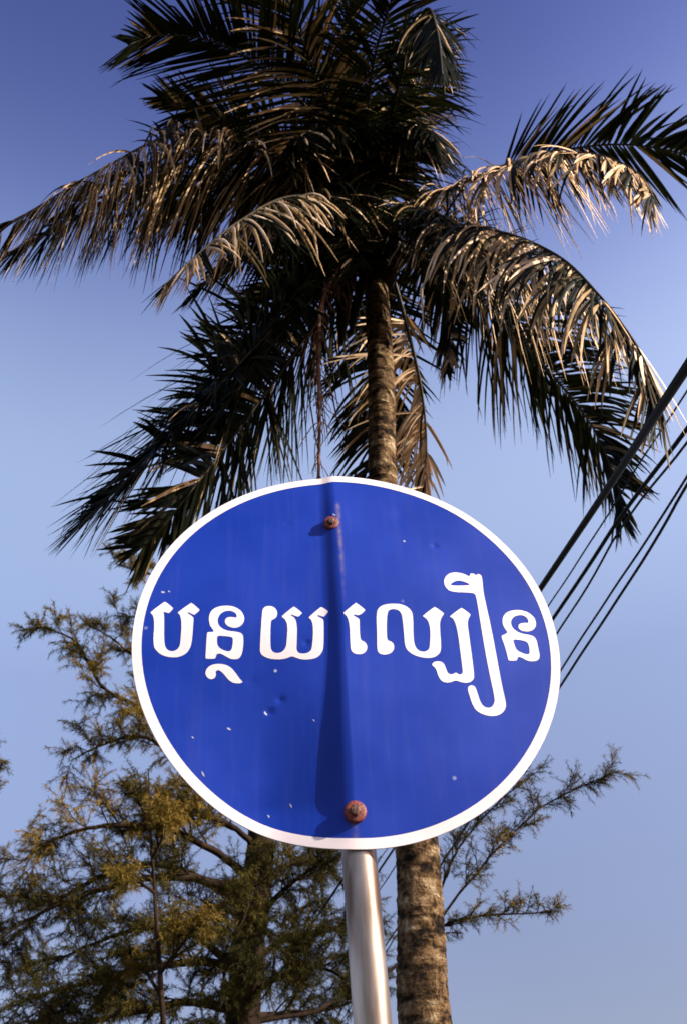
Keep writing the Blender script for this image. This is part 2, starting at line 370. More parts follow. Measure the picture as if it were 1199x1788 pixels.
A = (230, 970, 3.2405); B = (590, 970, 3.0744)
GLYPHS = [
 (A, [[(100,322),(190,255),(243,298),(213,332),(182,320),(190,338),(187,500),(205,535),(240,541),(268,520),(275,490),(283,350),(255,322),(340,262),(393,308),(358,341),(315,322),(355,346),(354,370),(345,500),(325,545),(290,572),(240,582),(180,572),(140,545),(118,505),(130,350)]]),
 (A, [[(415,588),(420,500),(425,430),(466,430),(445,405),(435,375),(436,335),(455,302),(500,282),(560,280),(610,298),(638,332),(643,368),(626,398),(592,415),(552,408),(528,390),(524,365),(540,346),(570,345),(592,350),(593,336),(577,320),(545,314),(512,325),(492,352),(490,382),(508,408),(545,424),(600,428),(630,440),(638,470),(632,550),(615,583),(590,592),(556,588),(530,572),(500,556),(482,562),(478,588)], [(487,455),(485,500),(500,525),(545,543),(565,535),(572,490),(570,462)]]),
 (A, [[(413,660),(430,627),(470,610),(520,611),(560,626),(590,660),(615,697),(633,714),(622,727),(580,727),(550,710),(530,685),(508,660),(490,650),(478,658),(483,680),(468,702),(440,704),(420,686)]]),
 (A, [[(725,555),(723,520),(735,320),(742,296),(765,282),(800,284),(825,305),(829,338),(815,360),(796,366),(790,378),(788,510),(795,540),(820,551),(850,545),(870,520),(875,490),(882,375),(842,345),(918,283),(972,325),(943,352),(898,334),(940,360),(938,500),(935,530),(945,550),(975,553),(1005,545),(1020,520),(1026,378),(995,350),(1072,285),(1118,315),(1090,352),(1048,338),(1090,360),(1090,520),(1080,550),(1055,580),(1010,592),(960,592),(925,580),(905,572),(880,585),(840,592),(790,590),(750,577)]]),
 (B, [[(22,308),(95,248),(152,292),(115,328),(80,318),(116,338),(117,350),(120,452),(145,460),(160,485),(155,515),(130,533),(95,533),(70,520),(62,490),(58,340)]]),
 (B, [[(205,505),(205,420),(200,310),(215,275),(250,258),(310,254),(360,264),(395,292),(405,330),(405,440),(414,490),(440,514),(475,512),(490,490),(490,355),(445,325),(517,270),(573,310),(548,345),(548,400),(556,500),(545,530),(515,551),(475,555),(420,545),(375,520),(355,490),(350,430),(342,340),(333,305),(310,291),(280,291),(263,310),(262,452),(290,460),(305,485),(298,515),(270,535),(230,535),(212,522)]]),
 (B, [[(590,328),(660,275),(715,315),(695,350),(700,400),(733,640),(728,670),(700,688),(660,685),(630,672),(600,686),(565,685),(540,665),(525,622),(518,605),(498,590),(505,570),(540,562),(568,575),(580,605),(590,633),(610,636),(630,624),(652,638),(665,630),(662,600),(630,350)]]),
 (B, [[(560,140),(575,105),(605,88),(650,88),(690,102),(702,110),(705,93),(725,93),(740,103),(745,96),(765,99),(775,120),(780,190),(790,240),(830,420),(880,700),(903,790),(900,825),(875,855),(835,867),(790,862),(740,840),(715,800),(700,750),(688,712),(705,692),(735,697),(750,740),(765,790),(790,815),(820,814),(835,790),(835,760),(800,600),(770,430),(735,208),(700,202),(610,200),(575,180)], [(600,158),(650,160),(706,157),(680,145),(650,136),(625,140)]]),
 (B, [[(868,430),(893,420),(905,412),(883,385),(875,350),(885,315),(915,295),(960,288),(1010,296),(1050,325),(1065,358),(1060,390),(1035,410),(1000,412),(970,402),(960,382),(970,362),(1000,358),(1018,360),(1010,336),(985,322),(950,326),(930,345),(928,370),(945,398),(985,418),(1040,425),(1065,445),(1075,500),(1085,540),(1075,565),(1045,573),(1010,568),(985,552),(965,545),(960,568),(910,568),(895,500)], [(938,452),(950,490),(960,510),(1010,531),(1025,525),(1020,480),(1005,460)]]),
]
def round_ring(P):       # one corner-cutting pass keeps serif points but softens the curves
    res = []; n = len(P)
    for i in range(n):
        a, b_, c_ = Vector(P[i - 1]), Vector(P[i]), Vector(P[(i + 1) % n])
        ang = (b_ - a).angle(c_ - b_) if (b_ - a).length and (c_ - b_).length else 0
        if ang < R(62): res += [tuple(b_.lerp(a, .27)), tuple(b_.lerp(c_, .27))]
        else:
            k = min(.2, 5 / max(1, min((b_ - a).length, (c_ - b_).length))); res += [tuple(b_.lerp(a, k)), tuple(b_.lerp(c_, k))]
    return res
def inset(P, d):         # slims the brush strokes by d
    n = len(P); ar = sum(P[i - 1][0] * P[i][1] - P[i][0] * P[i - 1][1] for i in range(n)); sg = 1 if ar > 0 else -1
    res = []
    for i in range(n):
        t = Vector(P[(i + 1) % n]) - Vector(P[i - 1])
        if t.length < 1e-6: res.append(P[i]); continue
        t.normalize(); res.append((P[i][0] - t.y * sg * d, P[i][1] + t.x * sg * d))
    return res
for (ox, oy, sc), rings in GLYPHS:
    rr = []
    for g in rings:
        g = inset(round_ring(round_ring(g)), 3.2 if g is rings[0] else -2.4)
        rr.append([px_to_sign(ox + x / sc, oy + y / sc) for x, y in g])
    sign_sheet('letter', [rr], M_WHITE, sign, .0003, .007)

M_CHIP = sign_paint('bare_primer', (.36, .37, .46), False, .6)
CHIPS = [(285, 1034, 6, 2.4), (296, 1033, 3, 1.5), (400, 1273, 5, 3), (337, 1288, 2.5, 2.5), (464, 1246, 3, 4), (355, 1352, 2.5, 5), (508, 1407, 2, 4), (469, 1425, 2.5, 3), (548, 1258, 2.5, 2.5), (540, 1277, 2, 3), (634, 1364, 2.5, 2.5), (452, 1395, 1.8, 2), (490, 1411, 1.6, 1.6), (690, 1002, 4, 1.6), (640, 1018, 2.2, 2), (646, 1058, 2.5, 2), (583, 899, 3.5, 2), (705, 945, 3.5, 2), (760, 948, 1.6, 1.6), (720, 1328, 3, 1.6), (850, 1240, 1.8, 2.4), (612, 950, 1.4, 4), (872, 1100, 2, 1.4), (400, 930, 1.8, 1.5)]
for (cx, cy, rx, ry) in CHIPS[:9] + CHIPS[16:18]:
    k0 = random.random() * 6; P = []
    for k in range(9):
        a = 2 * math.pi * k / 9; q = random.uniform(.55, 1.15)
        rx_ = rx * .8; P.append(px_to_sign(cx + math.cos(a) * rx_ * q + math.sin(a) * ry * .4, cy + math.sin(a) * ry * q))
    sign_sheet('paint_chip', [[P]], M_CHIP, sign, .0003, .02)

def build_post():
    top = SZ + .26; Q = [base + Vector((.0065 + .018 * (SZ - .3 - z), .0, z)) for z in np.linspace(-.3, top, 24)]
    V, F = tube(Q, [.0218] * len(Q), 28)
    o = mesh_obj('pole', V, F, M_PIPE, sign)
    for p in o.data.polygons:
        if len(p.vertices) > 4: p.use_smooth = False
build_post()
def build_bolt(x, y, k):
    s, v = px_to_sign(x, y); p = sign_pt(s, v, .001); n_ = (NS + Vector((-.02, 0, 0))).normalized()
    a = n_.orthogonal().normalized(); b_ = n_.cross(a)
    def lathe(prof, seg, name, mat, parent):
        V = []; F = []
        for (r_, h) in prof:
            for i in range(seg):
                t = 2 * math.pi * i / seg; V.append(p + a * math.cos(t) * r_ + b_ * math.sin(t) * r_ + n_ * h)
        for j in range(len(prof) - 1):
            for i in range(seg):
                F.append((j * seg + i, j * seg + (i + 1) % seg, (j + 1) * seg + (i + 1) % seg, (j + 1) * seg + i))
        F.append(tuple((len(prof) - 1) * seg + i for i in range(seg)))
        o = mesh_obj(name, V, F, mat, None, smooth=seg > 10); o.parent = parent
        o.matrix_parent_inverse = Matrix.Translation(-base) if parent is sign else Matrix.Identity(4); return o
    bo = lathe([(.0050 * k, 0), (.0050 * k, .0060), (.0044 * k, .0078), (.0025 * k, .0084)], 6, 'bolt', M_BOLT, sign)
    wa = lathe([(.0100 * k, -.004), (.0100 * k, .0018), (.0090 * k, .0030), (.0048 * k, .0032)], 24, 'washer', M_RUST, bo)
    # a rod through the sheet into the pole
build_bolt(578, 914, 1.2); build_bolt(620, 1418, 1.4)

# ------------------------------------------------------------------ coconut palm
PY = 5.6
TR = [(742, 1788, 5.50, 93), (735, 1640, 5.52, 84), (727, 1480, 5.54, 75), (712, 1300, 5.56, 66), (693, 1080, 5.58, 57), (669, 850, 5.6, 50), (666, 700, 5.6, 46), (661, 580, 5.6, 44), (655, 480, 5.6, 40), (652, 410, 5.6, 40)]
pts = [at_y(x, y, Y) for x, y, Y, _ in TR]
rads = [wd / 2 * depth(p) / FPX for p, (_, _, _, wd) in zip(pts, TR)]
foot = pts[0] + (pts[0] - pts[1]).normalized() * .6; foot = Vector((pts[0].x + .06, 5.48, -.15))
pts = [foot, (foot + pts[0]) * .5] + pts; rads = [.30, .19] + rads
palm = empty('palm_tree', Vector((foot.x, foot.y, 0)), 'tall coconut palm with ringed trunk rising behind the round blue sign', 'palm tree')
def build_trunk():
    n = 900; Q, L = even(pts, n)
    cum = [0]
    for a, b_ in zip(pts, pts[1:]): cum.append(cum[-1] + (b_ - a).length)
    rr = []; k0 = random.random()
    for i in range(n + 1):
        z = i / n * cum[-1]; r_ = np.interp(z, cum, rads)
        ph = (z / (.115 + .02 * math.sin(z * 3)) + .15 * math.sin(z * 11)) % 1       # leaf scar rings
        rr.append(r_ * (1 + (.030 + .025 * math.sin(z * 5.3) * math.sin(z * 2.1)) * (1 - ph) ** 2.5 - .02 * (ph > .9)))
    nzt = rng.normal(0, 1, (n + 1, 40)); 
    for _ in range(2): nzt = (nzt + np.roll(nzt, 1, 0) + np.roll(nzt, 1, 1) + np.roll(nzt, -1, 1)) / 2.6
    V, F = tube(Q, rr, 40, wob=lambda i, a: 1 + .014 * nzt[i, int(round(a / (2 * math.pi) * 40)) % 40] + .02 * math.sin(3 * a + i * .03))
    mesh_obj('trunk', V, F, M_TRUNK, palm)
build_trunk()
CROWN = pts[-1]

LEAFLETS = []      # (screen size, frond object, verts, faces, tones)
def frond(ctrl, L=1.0, droop=1.5, dry_lit=.3, dih=12, n=95, a0=68, a1=22, twist=0, wid=.029, bare=.08, sides=(-1, 1), rib=.030, jit=1.0, brighten=0):
    n = int(n * 1.25)
    Q, LEN = even([at_y(x, y, PY + dY) for x, y, dY in ctrl], 60)
    T, S = frames(Q)
    rr = [rib * (1 - .86 * (i / 60) ** .7) + (.035 * max(0, 1 - i / 6) ** 2) for i in range(61)]
    V, F = tube(Q, rr, 7, squash=.8)
    fo = mesh_obj('frond', V, F, M_RIB, palm)
    ph = random.random() * 9; gk = 0; bun = (0, 0, 1, 1)
    for side in sides:
        for k in range(n):
            t = bare + (1 - bare) * (k + random.random() * .7) / n
            t = min(.999, t); i = min(59, int(t * 60)); f = t * 60 - i
            p = Q[i].lerp(Q[i + 1], f); tt = T[i].lerp(T[i + 1], f).normalized(); ss = S[i].lerp(S[i + 1], f)
            nn = ss.cross(tt)
            tw = R(twist) ; s2 = ss * math.cos(tw) + nn * math.sin(tw); n2 = s2.cross(tt)
            u = (t - bare) / (1 - bare)
            if k >= gk or k == 0:
                gk = k + random.choice((1, 2, 3, 4, 5, 7)); bun = (random.gauss(0, 8) * jit, max(-20, min(20, random.gauss(0, 11) * jit)), random.uniform(.55, 1.5), random.uniform(.8, 1.1))
            if k == n - 1: gk = 0
            clump = bun[0] + math.sin(k * .55 + ph + side) * 5 + math.sin(k * .21 + ph * 2) * 6
            ang = R(a0 + (a1 - a0) * u ** 1.3 + clump * jit * .8 + random.gauss(0, 4 * jit)); dh = R(dih + bun[1] + random.gauss(0, 6) * jit)
            d = tt * math.cos(ang) + (s2 * side * math.cos(dh) + n2 * math.sin(dh)) * math.sin(ang)
            ll = L * (math.sin(math.pi * (.13 + .78 * u) ** .75) * .9 + .12) * random.uniform(.85, 1.1) * bun[3]
            if random.random() < .04 * jit: ll *= random.uniform(.3, .7)
            tone = .28 + random.gauss(0, .10)
            if random.random() < dry_lit: tone = random.uniform(.55, 1.0)  # pale leaflets: straw ones, plus sunlit highlights put into the colour
            tone = min(1.0, tone + brighten)  # lifts the tone; paints sunlight onto the bright hanging frond
            g = droop * random.uniform(.8, 1.2) * bun[2]; kink = random.random() < .05 * jit; kp = random.uniform(.3, .7)
            seg = 6; vs = []; ww = wid * random.uniform(.8, 1.25); tn = []
            lat = (d.cross(n2)).normalized()
            for j in range(seg + 1):
                s = j / seg
                wj = ww * (min(1, .35 + s * 4.5)) * (1 - s ** 2.2) ** .8 * .5 + .0012
                up_ = lat.cross(d).normalized()
                e = .42 * wj
                vs += [p + lat * wj - up_ * e * 1.0, p + up_ * 0, p - lat * wj - up_ * e * 1.0]
                tn += [tone + .25 * max(0, s - .7)] * 3
                p = p + d * (ll / seg)
                d = (d + Vector((0, 0, -1)) * g * (ll / seg) * (1.35 - .7 * s)).normalized()
                if kink and s > kp: d = (d + Vector((random.uniform(-.4, .4), random.uniform(-.4, .4), -1.3))).normalized(); kink = False
                lat = (lat - d * lat.dot(d)).normalized()
            fs = []
            for j in range(seg):
                a = j * 3; fs += [(a, a + 1, a + 4, a + 3), (a + 1, a + 2, a + 5, a + 4)]
            x0, y0 = to_px(vs[1]); x1, y1 = to_px(vs[-2]); xm, ym = (x0 + x1) / 2, (y0 + y1) / 2
            vis = 0 <= xm <= 1199 and 0 <= ym <= 1788 and math.hypot(xm - 640, ym - 330) > 270 and not (240 < xm < 970 and ym > 860)
            LEAFLETS.append((math.hypot(x1 - x0, y1 - y0) if vis else 0, fo, vs, fs, tn))
    return fo, LEN

FR = [
 # drooping towards the viewer over the heart of the crown
 dict(ctrl=[(645,375,0),(630,300,-.4),(600,245,-.8),(560,225,-1.1),(515,240,-1.3)], L=1.0, droop=1.8, dry_lit=.08, n=120, dih=-25, jit=1.3, wid=.022),
 dict(ctrl=[(655,375,0),(680,290,-.4),(705,235,-.7),(730,215,-1.0),(755,235,-1.2)], L=.9, droop=1.8, dry_lit=.08, n=120, dih=-25, jit=1.3, wid=.022),
 dict(ctrl=[(650,390,-.1),(610,350,-.5),(570,335,-.8),(530,350,-1.0),(490,400,-1.1)], L=.9, droop=1.8, dry_lit=.12, n=120, dih=-20, jit=1.3, wid=.022),
 dict(ctrl=[(655,390,-.1),(690,365,-.4),(740,365,-.7),(790,390,-.9),(830,440,-1.0)], L=.85, droop=1.8, dry_lit=.12, n=120, dih=-20, jit=1.3, wid=.022),
 dict(ctrl=[(650,400,-.1),(640,400,-.5),(620,430,-.8),(605,480,-.9)], L=.5, droop=2.0, dry_lit=.1, n=60),
 dict(ctrl=[(655,370,.1),(680,250,.3),(690,150,.4),(700,60,.3),(720,0,.2)], L=.9, droop=1.8, dry_lit=.15, n=90),
 # left side
 dict(ctrl=[(645,385,0),(540,305,-.5),(420,250,-1.0),(300,238,-1.3),(170,300,-1.5),(60,365,-1.6),(-30,415,-1.7)], L=1.2, droop=1.3, dry_lit=.62, n=170, dih=-36, jit=1.1, wid=.022),
 dict(ctrl=[(640,390,0),(520,340,.1),(380,305,0),(240,325,-.1),(110,390,-.2),(20,440,-.2)], L=1.2, droop=1.3, dry_lit=.12, n=150, dih=-32, wid=.022),
 dict(ctrl=[(642,385,0),(530,315,-.2),(410,275,-.5),(290,275,-.7),(190,320,-.9),(100,375,-1.0)], L=1.15, droop=1.2, dry_lit=.22, n=140, dih=-28, wid=.023, jit=1.3),
 dict(ctrl=[(642,392,.1),(540,350,.4),(430,330,.6),(330,345,.7),(250,390,.7)], L=1.0, droop=1.2, dry_lit=.08, n=120, dih=-28, wid=.023, jit=1.3),
 dict(ctrl=[(645,395,-.1),(580,350,-.7),(500,345,-1.3),(420,385,-1.7),(350,440,-1.9),(285,500,-2.0)], L=.8, droop=1.3, dry_lit=.62, n=100, dih=-35, jit=1.4, wid=.022),
 dict(ctrl=[(640,410,0),(560,415,-.3),(470,430,-.5),(390,470,-.6),(330,520,-.7)], L=.7, droop=2.0, dry_lit=.3, n=70),
 dict(ctrl=[(640,370,0),(560,220,-.8),(470,128,-1.3),(370,72,-1.7),(280,62,-1.9),(225,78,-2.0)], L=1.0, droop=.35, dry_lit=.05, n=130, dih=4, jit=.5, wid=.02),
 dict(ctrl=[(630,370,0),(530,275,-.3),(420,220,-.5),(340,190,-.6),(280,170,-.7)], L=.75, droop=1.1, dry_lit=.15, n=80),
 dict(ctrl=[(640,385,0),(560,300,.3),(460,230,.5),(370,225,.5),(300,260,.4)], L=.9, droop=2.0, dry_lit=.2, n=80),
 # upward
 dict(ctrl=[(640,360,0),(600,250,-.7),(555,140,-1.2),(520,50,-1.6),(480,-60,-1.9),(430,-150,-2.2)], L=.95, droop=1.1, dry_lit=.35, n=120, dih=-20, wid=.022),
 dict(ctrl=[(645,365,0),(640,240,-.8),(650,120,-1.5),(680,10,-2.1),(720,-80,-2.6)], L=1.0, droop=.7, dry_lit=.08, n=95, dih=-15, wid=.024),
 dict(ctrl=[(650,365,0),(670,250,-.8),(700,130,-1.5),(725,45,-1.9),(748,15,-2.2),(764,60,-2.4),(772,130,-2.5)], L=.7, droop=1.6, dry_lit=.1, jit=1.2, dih=-45, wid=.022, n=110),
 dict(ctrl=[(655,370,0),(690,260,-.3),(725,160,-.6),(750,95,-.8),(775,90,-1.0)], L=.7, droop=2.0, dry_lit=.15, n=90),
 dict(ctrl=[(655,380,.2),(705,290,.6),(745,210,.9),(780,150,1.0)], L=.8, droop=2.2, dry_lit=.15, n=80),
 dict(ctrl=[(650,365,0),(620,250,-.3),(600,140,-.6),(610,40,-.9),(640,-50,-1.1)], L=.6, droop=1.0, dry_lit=.08, n=110, dih=-25, wid=.022),
 # right side
 dict(ctrl=[(660,380,0),(750,345,-.4),(850,305,-1.0),(950,272,-1.5),(1040,270,-1.9),(1110,300,-2.1),(1140,345,-2.2)], L=.85, droop=1.5, dry_lit=.75, n=160, dih=-42, jit=1.4, wid=.022),
 dict(ctrl=[(660,375,0),(780,330,.2),(900,282,.3),(1030,255,.3),(1130,256,.2),(1230,285,.1),(1330,360,0)], L=1.0, droop=.45, dry_lit=.06, n=80, dih=2, jit=.8, bare=.36, wid=.042),
 dict(ctrl=[(665,400,0),(760,395,-.4),(870,405,-1.2),(970,445,-1.7),(1045,515,-2.0),(1105,595,-2.1),(1140,665,-2.2),(1155,715,-2.2)], L=1.05, droop=1.3, dry_lit=.45, n=180, dih=-35, jit=1.3, wid=.023),
 dict(ctrl=[(665,410,0),(750,460,.5),(850,540,.8),(950,640,.9),(1030,740,.9),(1075,840,.8),(1085,900,.8)], L=1.1, droop=.8, dry_lit=.08, n=160, wid=.025, jit=1.2),
 dict(ctrl=[(660,400,.2),(740,420,.8),(820,470,1.3),(890,540,1.5),(930,620,1.6),(945,690,1.6)], L=.85, droop=1.6, dry_lit=.2, n=90),
 # hanging
 dict(ctrl=[(640,420,0),(560,490,-.3),(460,590,-.5),(365,690,-.6),(270,790,-.7),(200,860,-.7),(160,900,-.7)], L=1.4, droop=.4, dry_lit=.02, n=190, jit=1.2, wid=.032, a0=78, a1=32),
 dict(ctrl=[(640,430,0),(580,520,.1),(490,650,.1),(410,760,.1),(340,850,0),(285,920,0),(250,955,0)], L=1.15, droop=.4, dry_lit=.04, n=170, jit=1.2, wid=.032, a0=78, a1=32),
 dict(ctrl=[(640,425,.1),(575,490,.0),(500,570,-.1),(430,660,-.2),(370,740,-.2)], L=1.1, droop=.7, dry_lit=.03, n=140, wid=.026, jit=1.3),
 dict(ctrl=[(665,430,.1),(690,500,.3),(715,590,.4),(735,680,.42),(744,770,.42),(740,860,.4)], L=.85, droop=1.0, dry_lit=.95, n=110, sides=(-1,), a0=58, a1=26, brighten=.30, jit=2.0, wid=.024, dih=-10, bare=.25),
 dict(ctrl=[(650,430,.3),(652,540,.8),(655,650,1.1),(652,760,1.2),(648,880,1.2)], L=.85, droop=.8, dry_lit=.05, n=85),
 dict(ctrl=[(665,420,.2),(720,450,.8),(765,500,1.1),(785,570,1.2),(780,650,1.2)], L=.65, droop=1.4, dry_lit=.3, n=70),
 dict(ctrl=[(640,420,.1),(560,455,.6),(480,490,.9),(425,540,1.0)], L=.55, droop=.8, dry_lit=.1, n=60, brighten=.12),
 dict(ctrl=[(650,360,0),(640,280,.0),(632,200,.05),(628,140,.05)], L=.5, droop=.3, dry_lit=.05, n=60, a0=35),
]
for fdef in FR:
    fo, ln = frond(**fdef)
# the largest-showing leaflets are pieces of their own, the rest of a frond's leaflets stay together
order = sorted(range(len(LEAFLETS)), key=lambda i: -LEAFLETS[i][0])
single = set(order[:300]); rest = {}
for i, (sz, fo, vs, fs, tn) in enumerate(LEAFLETS):
    if i in single:
        o = mesh_obj('leaflet', vs, fs, M_PALM, None, cols=tn); o.parent = fo; o.matrix_parent_inverse.identity()
    else: rest.setdefault(fo, []).append((vs, fs, tn))
for fo, lst in rest.items():
    V = []; F = []; C = []
    for vs, fs, tn in lst:
        b0 = len(V); V += vs; C += tn; F += [tuple(b0 + q for q in f) for f in fs]
    o = mesh_obj('leaflets', V, F, M_PALM, None, cols=C); o.parent = fo; o.matrix_parent_inverse.identity(); o['kind'] = 'stuff'

# fibre sheath, spathes, dry flower stalk
def build_heart():
    Q = [CROWN + Vector((0, 0, z)) for z in np.linspace(-.75, .7, 22)]
    rr = [.12 + .12 * math.sin(math.pi * min(1, (i / 21) * 1.1)) * (1 - .35 * i / 21) for i in range(22)]
    nz_ = rng.normal(0, 1, (22, 24))
    V, F = tube(Q, rr, 24, wob=lambda i, a: 1 + .10 * nz_[i, int(round(a / 6.2832 * 24)) % 24])
    mesh_obj('fibre_sheath', V, F, M_FIBRE, palm)
build_heart()
def spathe(ctrl, width):
    Q, L = even([at_y(x, y, PY + d) for x, y, d in ctrl], 16)
    rr = [.012 + width * math.sin(math.pi * (i / 16) ** 1.4) ** .8 if i < 16 else .003 for i in range(17)]
    V, F = tube(Q, rr, 10, squash=.45); mesh_obj('spathe', V, F, M_FIBRE, palm)
spathe([(640,430,-.2),(615,480,-.3),(600,540,-.32),(597,605,-.32)], .085)
spathe([(645,430,-.2),(632,490,-.3),(620,540,-.3),(612,585,-.3)], .05)
spathe([(660,420,-.2),(720,455,-.25),(780,480,-.3),(830,505,-.3)], .035)
def dry_stalk():
    Q, L = even([at_y(x, y, PY + d) for x, y, d in [(640,425,-.1),(590,470,-.6),(562,530,-.8),(556,620,-.85),(558,720,-.85),(556,845,-.85)]], 40)
    V, F = tube(Q, [.018 * (1 - .6 * i / 40) + .003 for i in range(41)], 7)
    st = mesh_obj('flower_stalk', V, F, M_DRY, palm)
    V = []; F = []
    for k in range(85):
        i = random.randint(12, 39); p = Q[i].copy(); a = random.uniform(0, 6.28); d = Vector((math.cos(a) * .6, math.sin(a) * .6, -.5)).normalized()
        q = [p.copy()]; ll = random.uniform(.15, .42)
        for j in range(6):
            d = (d + Vector((random.gauss(0, .22), random.gauss(0, .22), -.33))).normalized(); p = p + d * ll / 6; q.append(p.copy())
        v, f = tube(q, [.004, .004, .0035, .0035, .003, .003, .002], 4, len(V)); V += v; F += f
    o = mesh_obj('flower_strands', V, F, M_DRY, None); o.parent = st; o.matrix_parent_inverse.identity(); o['kind'] = 'stuff'
dry_stalk()

# ------------------------------------------------------------------ casuarina trees
def needles_along(V, F, C, q, tone, dens, nl):
    for a, b_ in zip(q, q[1:]):
        d0 = (b_ - a); ln = d0.length; d0 = d0 / max(ln, 1e-6)
        for k in range(max(1, int(dens * ln + random.random()))):
            p = a.lerp(b_, random.random())
            d = (d0 * .7 + Vector((random.gauss(0, .55), random.gauss(0, .55), random.gauss(-.05, .5)))).normalized()
            l = nl * random.uniform(.6, 1.3); s = d.cross(Vector((random.gauss(0, 1), random.gauss(0, 1), random.gauss(0, 1)))).normalized() * random.uniform(.0022, .0045)
            m = p + d * l * .5 + Vector((0, 0, .004)); e = p + d * l - Vector((0, 0, l * .22))
            b0 = len(V); V += [p - s * .6, p + s * .6, m + s, m - s, e]; F += [(b0, b0 + 1, b0 + 2, b0 + 3), (b0 + 3, b0 + 2, b0 + 4)]
            t = tone + random.gauss(0, .12); C += [t] * 5
def walk(p, d, ln, n, wob, lift):
    q = [p.copy()]
    for j in range(n):
        d = (d + Vector((random.gauss(0, wob), random.gauss(0, wob), random.gauss(0, wob) + lift))).normalized()
        p = p + d * ln / n; q.append(p.copy())
    return q
def limb(tree, ctrl, Y, r_, start=.25, subs=9, slen=1.2, twigs=15, dens=180, nl=.085, tone=.5, tip=True, thick_tip=.012, updir=.12):  # needle tone carries painted light: paler on sunlit upper limbs, darker low down
    Q, L = even([at_y(x, y, Y + dY) for x, y, dY in ctrl], 30)
    Q = [p + Vector((random.gauss(0, .012), random.gauss(0, .012), random.gauss(0, .012))) * (L / 8) if 0 < i < 30 else p for i, p in enumerate(Q)]
    V, F = tube(Q, [max(.008, r_ * (1 - i / 30) ** .8 + thick_tip * .6) for i in range(31)], 7)
    lo = mesh_obj('limb', V, F, M_CBARK, tree)
    BV = []; BF = []; NV = []; NF = []; NC = []
    T, S = frames(Q)
    for k in range(subs):
        t = start + (1 - start) * (k + random.random()) / subs
        i = min(29, int(t * 30)); p = Q[i].lerp(Q[i + 1], t * 30 - i)
        a = random.uniform(0, 6.28); nn = S[i].cross(T[i])
        d = (T[i] * random.uniform(.5, 1.1) + S[i] * math.cos(a) * .8 + nn * math.sin(a) * .8 + Vector((0, 0, .35))).normalized()
        l2 = slen * random.uniform(.5, 1.2) * (1.1 - .6 * t)
        q = walk(p, d, l2, 8, .16, updir * .3)
        v, f = tube(q, [.013 * (1 - j / 9) * (1.3 - t) + .003 for j in range(9)], 5, len(BV)); BV += v; BF += f
        tn = tone + random.gauss(0, .16)
        for m in range(twigs):
            tt = .15 + .85 * (m + random.random()) / twigs; j = min(7, int(tt * 8)); p2 = q[j].lerp(q[j + 1], tt * 8 - j)
            dd = (q[j + 1] - q[j]).normalized(); d2 = (dd * .7 + Vector((random.gauss(0, .6), random.gauss(0, .6), random.gauss(.1, .45)))).normalized()
            q2 = walk(p2, d2, random.uniform(.22, .5) * min(1, slen), 5, .15, -.06)
            v, f = tube(q2, [.004, .004, .003, .003, .002, .002], 3, len(BV)); BV += v; BF += f
            needles_along(NV, NF, NC, q2, tn, dens, nl)
    for j in range(20, 30): needles_along(NV, NF, NC, Q[j:j + 2], tone, dens, nl)
    o = mesh_obj('branchlets', BV, BF, M_CBARK, None, cols=None); o.parent = lo; o.matrix_parent_inverse.identity(); o['kind'] = 'stuff'
    o = mesh_obj('needle_foliage', NV, NF, M_NEEDLE, None, smooth=False, cols=NC); o.parent = lo; o.matrix_parent_inverse.identity(); o['kind'] = 'stuff'
    return lo
def casuarina(trunk, Y, label, limbs, scale_px):
    P = [at_y(x, y, Y) for x, y, _ in trunk]; rr = [wd / 2 * depth(p) / FPX for p, (_, _, wd) in zip(P, trunk)]
    foot = P[0] + (P[0] - P[1]) * ((P[0].z + .2) / max(.1, (P[1].z - P[0].z))); 
    P = [foot] + P; rr = [rr[0] * 1.25] + rr
    tree = empty('casuarina_tree', Vector((foot.x, foot.y, 0)), label, 'tree', 'casuarina trees')
    Q, L = even(P, 90); cum = [0]
    for a, b_ in zip(P, P[1:]): cum.append(cum[-1] + (b_ - a).length)
    nzt = rng.normal(0, 1, (91, 16)); nzt = (nzt + np.roll(nzt, 1, 0) + np.roll(nzt, -1, 0)) / 2
    V, F = tube(Q, [np.interp(i / 90 * cum[-1], cum, rr) for i in range(91)], 16, wob=lambda i, a: 1 + .07 * nzt[i, int(round(a / 6.2832 * 16)) % 16])
    mesh_obj('trunk', V, F, M_CBARK, tree)
    for kw in limbs: limb(tree, Y=Y, **kw)
    return tree

